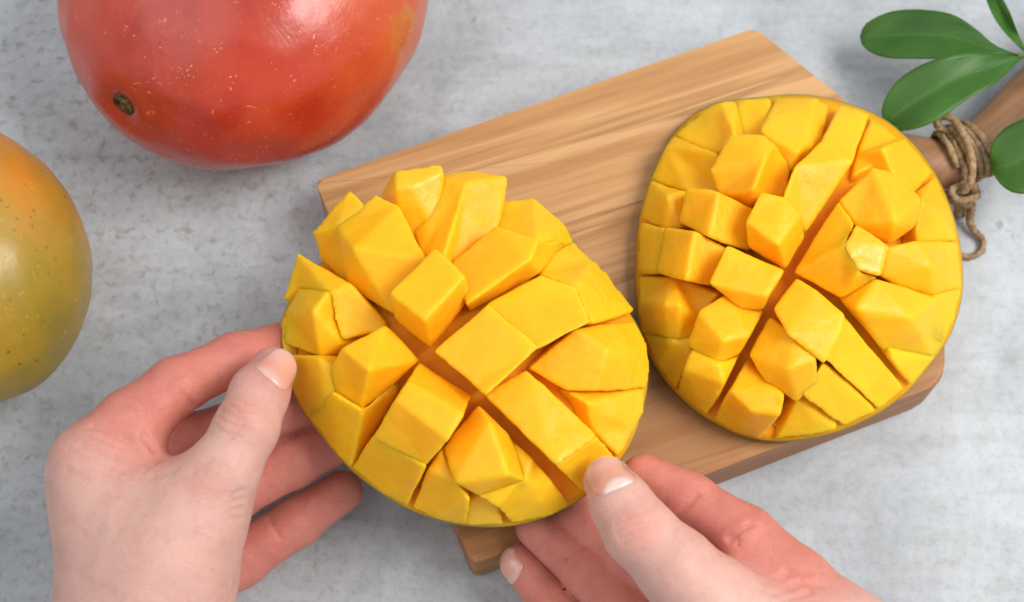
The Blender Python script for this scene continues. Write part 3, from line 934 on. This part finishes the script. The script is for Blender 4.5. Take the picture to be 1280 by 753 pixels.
b("b", [(443, 477, 1), (571, 612, -1), (510, 661, -2), (406, 562, 2)])
b("b", [(400, 570, 0), (504, 661, -2), (440, 698, -3), (360, 634, 1), (388, 600, 3)])
b("b", [(346, 645, -2), (428, 698, -4), (350, 712, -3), (278, 717, -3), (312, 690, 0)])
b("b", [(306, 35, 1), (385, 40, 3), (408, 58, 0), (394, 120, -4), (345, 168, -3), (330, 182, -1), (276, 100, 2), (352, 140, 2)], [[0, 1, 7, 5, 6], [1, 2, 3, 4, 7], [7, 4, 5]])
b("b", [(430, 60, 3), (485, 80, 3), (463, 165, 3), (400, 150, 5), (398, 122, 3), (412, 95, 1)])
b("b", [(396, 124, 3), (462, 168, 3), (372, 307, -1), (321, 236, 3), (346, 175, 4)], [[0, 1, 2, 3, 4]])
b("b", [(489, 88, 0), (560, 122, 1), (607, 190, 0), (583, 224, -3), (540, 190, 0), (505, 170, -3), (452, 185, -5), (470, 150, -5), (520, 140, 3)], [[0, 1, 8, 7], [1, 2, 3, 4, 8], [8, 4, 5, 6, 7]])
b("b", [(432, 243, 0), (500, 180, 4), (545, 192, 4), (592, 240, 3), (583, 290, 1), (532, 328, -2), (468, 290, -1), (540, 280, 4)], [[0, 1, 2, 7, 6], [2, 3, 4, 7], [7, 4, 5, 6]])
b("b", [(466, 292, 6), (527, 335, 6), (512, 390, 5), (470, 378, 6), (445, 335, 7)], wet=True, pull=0.12)
b("b", [(343, 385, -1), (430, 246, -1), (463, 292, 3), (443, 335, 5), (468, 380, 4), (508, 394, 1), (432, 441, -1)], [[0, 1, 2, 3], [0, 3, 4, 5, 6]])
b("b", [(592, 226, 1), (625, 196, 0), (658, 262, -1), (668, 320, -2), (590, 323, 0), (592, 290, 2), (600, 245, 3)], [[6, 1, 2, 3, 4, 5], [0, 1, 6]])
b("b", [(529, 337, 2), (590, 325, 3), (670, 324, -1), (677, 380, -3), (668, 415, -3), (625, 434, -3), (560, 412, -2), (516, 393, 1), (610, 375, 2.5)], [[0, 1, 8, 7], [1, 2, 3, 4, 8], [8, 4, 5, 6, 7]])
b("r8", [(165, 165, 0), (330, 68, 3), (578, 152, 1), (562, 300, -3), (520, 368, -4), (350, 368, -3), (470, 235, 3.5), (250, 200, 3)], [[0, 1, 7], [1, 2, 6, 7], [2, 3, 4, 6], [0, 7, 6, 4, 5]])
b("b", [(627, 437, -2), (674, 418, -3), (660, 478, -3), (634, 522, -4), (606, 508, -2), (612, 480, -1)])
b("r8", [(392, 367, -1), (520, 372, 1), (570, 310, -2), (608, 345, -3), (540, 450, -3), (476, 530, -4), (405, 425, -2)])


# ------------------------------------------------------------------ hands (one continuous surface each)
def smin(a, b, k):
    h = np.clip(0.5 + 0.5 * (b - a) / k, 0, 1)
    return b * (1 - h) + a * h - k * h * (1 - h)


def capsule(p, a, b, ra, rb):
    ab = b - a
    t = np.clip(((p - a) @ ab) / (ab @ ab), 0, 1)
    return np.linalg.norm(p - a - t[:, None] * ab, axis=1) - (ra + (rb - ra) * t)


def W4(j):
    return P(j[0], j[1], j[2] / 1000.0), j[3] / 1000.0


class Hand:
    def __init__(self, fingers, palm, creases, bumps=()):
        self.f = [[W4(j) for j in ch] for ch in fingers]
        self.p = [(W4(a), W4(b)) for a, b in palm]
        self.c, self.b = [], []
        self.b = [(self.surf(*a), r / 1000, h / 1000) for a, r, h in bumps]
        cs = []
        for pl, d, w in creases:
            q = [self.surf(x, y) for x, y in pl]
            m = len(q) - 1
            for i in range(m):
                k = 1.0 if m == 1 else (0.75 if i in (0, m - 1) else 1.0)
                cs.append((q[i], q[i + 1], d / 1000 * k * (1.5 if w < 2 else 1.0), w / 1000 * 0.85))
        self.c = cs

    def surf(self, x, y):
        """where the line of sight at a picture position first meets the hand"""
        d = P(x, y, 0.0) - CAM; L = np.linalg.norm(d); d /= L
        t = 0.40
        for _ in range(80):
            e = self.sdf((CAM + d * t)[None, :])[0]
            if e < 0.00005 or t > L: break
            t += e * 0.8
        return CAM + d * t

    def chain(self, p, ch):
        d = None
        for (a, ra), (b, rb) in zip(ch[:-1], ch[1:]):
            e = capsule(p, a, b, ra, rb)
            d = e if d is None else smin(d, e, 0.003)
        return d

    def sdf(self, p):
        pal = None
        for (a, ra), (b, rb) in self.p:
            e = capsule(p, a, b, ra, rb)
            pal = e if pal is None else smin(pal, e, 0.014)
        fs = None
        for i, ch in enumerate(self.f):
            e = self.chain(p, ch)
            fs = e if fs is None else smin(fs, e, 0.0014)
        d = smin(pal, fs, 0.008)
        for a, b, dep, w in self.c:
            d = d + dep * np.exp(-((capsule(p, a, b, 0, 0)) / w) ** 2)
        for a, r, h in self.b:
            d = d - h * np.exp(-(np.linalg.norm(p - a, axis=1) / r) ** 2)
        return d

    def mesh(self, h=0.0008):
        allp = [q for ch in self.f for q in ch] + [q for ab in self.p for q in ab]
        lo = np.min([q[0] - q[1] for q in allp], axis=0) - 0.006
        hi = np.max([q[0] + q[1] for q in allp], axis=0) + 0.006
        n = np.ceil((hi - lo) / h).astype(int) + 1
        gx, gy, gz = [lo[i] + np.arange(n[i]) * h for i in range(3)]
        k = 4
        cg = [np.arange(0, n[i] + k, k) for i in range(3)]
        CG = np.stack(np.meshgrid(*[lo[i] + cg[i] * h for i in range(3)], indexing="ij"), -1)
        DC = self.sdf(CG.reshape(-1, 3)).reshape(CG.shape[:3])
        ii = [np.minimum((np.arange(n[i]) + k // 2) // k, len(cg[i]) - 1) for i in range(3)]
        D = DC[np.ix_(*ii)].copy()
        near = np.argwhere(np.abs(D) < k * h * 1.15 + 0.0012)
        G = lo + near * h
        val = np.empty(len(G))
        for s in range(0, len(G), 400000): val[s:s + 400000] = self.sdf(G[s:s + 400000])
        D[near[:, 0], near[:, 1], near[:, 2]] = val
        S = D < 0
        cell = np.zeros(n - 1, int)
        for dx in (0, 1):
            for dy in (0, 1):
                for dz in (0, 1):
                    cell += S[dx:n[0] - 1 + dx, dy:n[1] - 1 + dy, dz:n[2] - 1 + dz]
        act = (cell > 0) & (cell < 8)
        idx = -np.ones(n - 1, int)
        ijk = np.argwhere(act)
        idx[act] = np.arange(len(ijk))
        V = lo + (ijk + 0.5) * h
        for _ in range(4):
            e = 0.0004
            d0 = self.sdf(V)
            g = np.stack([(self.sdf(V + np.eye(3)[k] * e) - self.sdf(V - np.eye(3)[k] * e)) / (2 * e) for k in range(3)], 1)
            V = V - (d0 / np.maximum((g ** 2).sum(1), 0.25))[:, None] * g
        F = []
        for ax in range(3):
            sl0 = [slice(1, n[k] - 1) for k in range(3)]; sl0[ax] = slice(0, n[ax] - 1)
            sl1 = list(sl0); sl1[ax] = slice(1, n[ax])
            cr = S[tuple(sl0)] != S[tuple(sl1)]
            e = np.argwhere(cr)
            off = np.array([1, 1, 1]); off[ax] = 0
            e = e + off
            u, w = [(1, 2), (2, 0), (0, 1)][ax]
            du = np.zeros(3, int); du[u] = 1; dw = np.zeros(3, int); dw[w] = 1
            q = [e, e - du, e - du - dw, e - dw]
            q = [idx[t[:, 0], t[:, 1], t[:, 2]] for t in q]
            F.append(np.stack(q, 1))
        F = np.concatenate(F)
        F = F[(F >= 0).all(1)]
        return V, F


def nail(hand, root, centre, direction, view, L, Wd, name="fingernail", lift=0.00025, back=0.42):
    """curved plate laid on the finger surface: centre/tip picture positions, built by projecting onto the hand's surface"""
    c = np.array(centre); d = np.array(direction); d = d / np.linalg.norm(d)
    upv = np.array(view) / np.linalg.norm(view)
    upv = upv - d * (upv @ d); upv /= np.linalg.norm(upv)
    side = np.cross(d, upv)
    nu, nv = 16, 12
    grid = []
    for i in range(nu + 1):
        for j in range(nv + 1):
            s = i / nu * 2 - 1; t = j / nv * 2 - 1
            w = Wd * (1 - 0.10 * s - (0.30 * max(0, abs(s) - 0.55) / 0.45) ** 2 * 3)
            x = s * L * math.sqrt(1 - 0.22 * t * t) if abs(s) > 0.0 else 0
            grid.append(c + d * x + side * t * w + upv * 0.010)
    G = np.array(grid)
    for _ in range(40):
        dist = hand.sdf(G)
        G = G - upv[None, :] * np.clip(dist, -0.003, 0.003)[:, None] * 0.8
    return G, nu, nv, upv, d, side


def add_nail(hand, root, centre, direction, view, L, Wd, mat=None):
    G, nu, nv, upv, d, side = nail(hand, root, centre, direction, view, L, Wd)
    ext = []
    V, F = [], []
    m = nv + 1
    for i in range(nu + 1):
        for j in range(m):
            s = i / nu * 2 - 1; t = j / nv * 2 - 1
            lift = 0.00055 - 0.00050 * max(abs(t) ** 4, (max(0, -s)) ** 6)
            p = G[i * m + j] + upv * lift
            V.append(p)
    for i in range(nu + 1):
        for j in range(m): V.append(V[i * m + j] - upv * 0.0007)
    o = (nu + 1) * m
    for i in range(nu):
        for j in range(nv):
            a = i * m + j
            F.append((a, a + 1, a + m + 1, a + m)); F.append((o + a, o + a + m, o + a + m + 1, o + a + 1))
    for i in range(nu):
        for j in (0, nv):
            a = i * m + j; F.append((a, a + m, o + a + m, o + a))
    for j in range(nv):
        for i in (0, nu):
            a = i * m + j; F.append((a, a + 1, o + a + 1, o + a))
    ob = link_mesh("fingernail", V, F, mat or M_NAIL, root)
    uvl = ob.data.uv_layers.new(name="UVMap")
    for lp in ob.data.loops:
        k = lp.vertex_index % o
        uvl.data[lp.index].uv = ((k // m) / nu, (k % m) / nv)
    return ob


def build_hand(hand, label, basepx, flush):
    root = thing("hand", label, "hand", P(*basepx, 0.0), "hands holding the mango cheek")
    V, F = hand.mesh()
    o = link_mesh("palm_and_fingers", list(V), [tuple(f) for f in F], M_SKIN, root)
    # redder where blood shows: finger segments and joints
    fl = np.zeros(len(V))
    for (a, r, k) in [(P(x, y, z / 1000), rr / 1000, kk) for x, y, z, rr, kk in flush]:
        fl = np.maximum(fl, k * np.exp(-(np.linalg.norm(V - a, axis=1) / r) ** 2))
    for ch in hand.f[1:]:
        dd = hand.chain(V, ch[1:])
        fl = np.maximum(fl, 0.9 * np.clip(1 - dd / 0.012, 0, 1))
    at = o.data.attributes.new("flush", "FLOAT", "POINT")
    at.data.foreach_set("value", fl.astype(np.float32))
    return root


LH = Hand(
    fingers=[
        [(252, 632, 66, 12.6), (280, 588, 72, 10.3), (308, 535, 74, 9.3), (324, 493, 72, 8.6), (341, 463, 67, 7.2)],            # thumb
        [(120, 578, 58, 12.4), (165, 530, 60, 10.6), (220, 483, 58, 8.7), (293, 449, 50, 7.9), (368, 428, 42, 7.4)],            # index
        [(135, 612, 44, 12.5), (235, 556, 44, 9.2), (325, 522, 39, 8.2), (405, 500, 37, 7.5)],                                  # middle
        [(170, 660, 30, 12.0), (285, 620, 30, 8.9), (365, 578, 30, 8.1), (432, 546, 34, 7.2)],                                  # ring
        [(215, 744, 17, 11.0), (300, 699, 14, 8.9), (372, 652, 16, 7.9), (427, 614, 21, 6.9)],                                  # little
    ],
    palm=[
        ((126, 592, 57, 12.4), (158, 750, 50, 17.2)), ((158, 750, 50, 17.2), (180, 960, 46, 22)),
        ((250, 635, 65, 12.4), (212, 735, 56, 16.0)), ((212, 735, 56, 16.0), (182, 900, 48, 21.5)),
        ((128, 608, 57, 10.5), (238, 632, 62, 10.5)),
        ((138, 618, 44, 13), (174, 830, 42, 17)), ((172, 668, 31, 12), (195, 840, 34, 19)), ((212, 742, 19, 11), (205, 850, 30, 18)),
        ((140, 640, 56, 12), (215, 690, 60, 13)),
    ],
    creases=[
        ([(276, 512), (294, 522), (314, 527)], 0.55, 1.0), ([(272, 520), (290, 531), (310, 536)], 0.45, 0.9), ([(284, 504), (300, 512), (318, 515)], 0.40, 0.8),
        ([(268, 532), (284, 543), (302, 547)], 0.3, 0.8), ([(290, 496), (306, 503), (322, 505)], 0.25, 0.7),
        ([(116, 533), (156, 550), (186, 572)], 0.6, 1.4), ([(102, 556), (145, 571), (190, 580)], 0.6, 1.3), ([(110, 545), (150, 560), (188, 576)], 0.4, 1.0),
        ([(98, 568), (140, 584), (180, 588)], 0.35, 1.1), ([(180, 545), (192, 560), (196, 574)], 0.8, 1.5),
        ([(294, 618), (303, 614)], 0.5, 1.0), ([(290, 628), (303, 624)], 0.5, 1.0), ([(290, 638), (303, 636)], 0.45, 1.0), ([(288, 648), (302, 648)], 0.35, 0.9),
        ([(228, 492), (240, 505), (246, 514)], 0.5, 1.0), ([(336, 648), (343, 662), (352, 676)], 0.4, 0.9),
        
        ([(150, 640), (190, 620), (230, 612)], 0.25, 3.0), ([(170, 690), (230, 668), (262, 640)], 0.3, 5.0), ([(118, 720), (135, 660), (150, 615)], -0.20, 2.8),
        ([(212, 600), (240, 590), (262, 575)], 0.3, 1.4), ([(150, 590), (190, 596), (215, 590)], 0.35, 1.4), ([(84, 590), (110, 600)], 0.3, 1.2), ([(85, 560), (100, 575)], 0.25, 1.2),
    ],
    bumps=[((88, 575), 9, 1.0), ((205, 700), 16, 1.8), ((296, 520), 6, 0.6), ((186, 556), 5, 0.9)],
)
hl = build_hand(LH, "left hand, thumb on the rim and fingers under the held mango cheek", (170, 700),
                [(341, 463, 74, 10, 0.9), (110, 560, 68, 11, 0.35), (190, 560, 66, 13, 0.8), (230, 480, 66, 18, 0.8), (295, 515, 82, 9, 0.45), (245, 600, 78, 10, 0.25)])
tip, ip = W4((341, 463, 67, 7))[0], W4((322, 493, 72, 8))[0]
add_nail(LH, hl, tip + (tip - ip) * -0.22 + np.array([0.0012, 0, 0]), (tip - ip) + np.array([0.0035, 0.0, 0]), (0.42, 0.0, 1), 0.0082, 0.0060, M_NAIL2)

RH = Hand(
    fingers=[
        [(895, 765, 62, 14.0), (845, 710, 68, 11.4), (798, 664, 71, 10.2), (776, 630, 70, 8.9), (760, 602, 66, 7.4)],           # thumb
        [(1066, 800, 54, 12.4), (996, 730, 55, 10.4), (930, 672, 54, 9.5), (862, 628, 50, 8.5), (806, 598, 46, 7.6)],          # index
        [(1050, 860, 46, 13.0), (850, 745, 40, 9.2), (785, 700, 38, 8.5), (718, 645, 36, 7.6)],                                 # middle
        [(985, 905, 40, 12.5), (805, 785, 38, 9.2), (737, 715, 36, 8.2), (673, 658, 35, 7.3)],                                  # ring
        [(900, 950, 33, 11.5), (753, 830, 27, 8.2), (698, 760, 25, 7.6), (652, 704, 24, 6.7)],                                  # little
    ],
    palm=[
        ((1064, 808, 53, 12.4), (1150, 1000, 48, 22)), ((1050, 865, 46, 13), (1150, 1030, 46, 24)),
        ((990, 910, 40, 13), (1120, 1050, 44, 22)), ((905, 955, 34, 12), (1090, 1070, 42, 20)),
        ((895, 768, 61, 14), (985, 850, 56, 19)), ((985, 850, 56, 19), (1130, 1020, 50, 24)),
        ((960, 790, 56, 10), (1055, 812, 54, 11)),
        ((1150, 1030, 47, 26), (1230, 1160, 47, 27)),
    ],
    creases=[
        ([(770, 664), (790, 656), (812, 650)], 0.5, 1.0), ([(774, 673), (796, 664), (818, 656)], 0.45, 0.9), ([(768, 655), (786, 648), (804, 643)], 0.35, 0.8), ([(780, 682), (800, 673), (822, 664)], 0.3, 0.8),
        ([(846, 646), (858, 634), (872, 620)], 0.7, 1.0), ([(897, 689), (912, 673), (940, 655)], 0.95, 1.2), ([(905, 693), (922, 677)], 0.5, 0.9),
        ([(955, 728), (985, 716), (1010, 716)], 0.8, 1.5), ([(965, 742), (1000, 728), (1024, 732)], 0.7, 1.5), ([(982, 750), (1012, 740)], 0.5, 1.2),
        ([(700, 705), (716, 690)], 0.4, 0.9), ([(672, 722), (688, 712)], 0.35, 0.8),
        ([(850, 690), (880, 700), (905, 725)], 0.3, 2.2),
    ],
    bumps=[((895, 645), 8, 0.5), ((828, 598), 7, 0.4), ((868, 715), 10, 1.3), ((945, 690), 9, 0.6)],
)
hr = build_hand(RH, "right hand, thumb pressed on the flesh and fingers cupped below the held mango cheek", (1000, 740),
                [(760, 600, 72, 9, 0.45), (797, 662, 80, 8, 0.5), (820, 600, 52, 20, 0.9), (900, 650, 56, 22, 0.8), (1000, 730, 60, 14, 0.6)])
tip, ip = W4((760, 602, 66, 7))[0], W4((776, 630, 70, 8))[0]
add_nail(RH, hr, tip + (tip - ip) * -0.26, tip - ip, (0.06, -0.1, 1), 0.0086, 0.0062)
tip, ip = W4((652, 704, 24, 6.7))[0], W4((698, 760, 25, 7.6))[0]
add_nail(RH, hr, tip + (tip - ip) * 0.10, tip - ip, (-1.0, 0.45, 0.25), 0.0060, 0.0050, M_NAIL2)
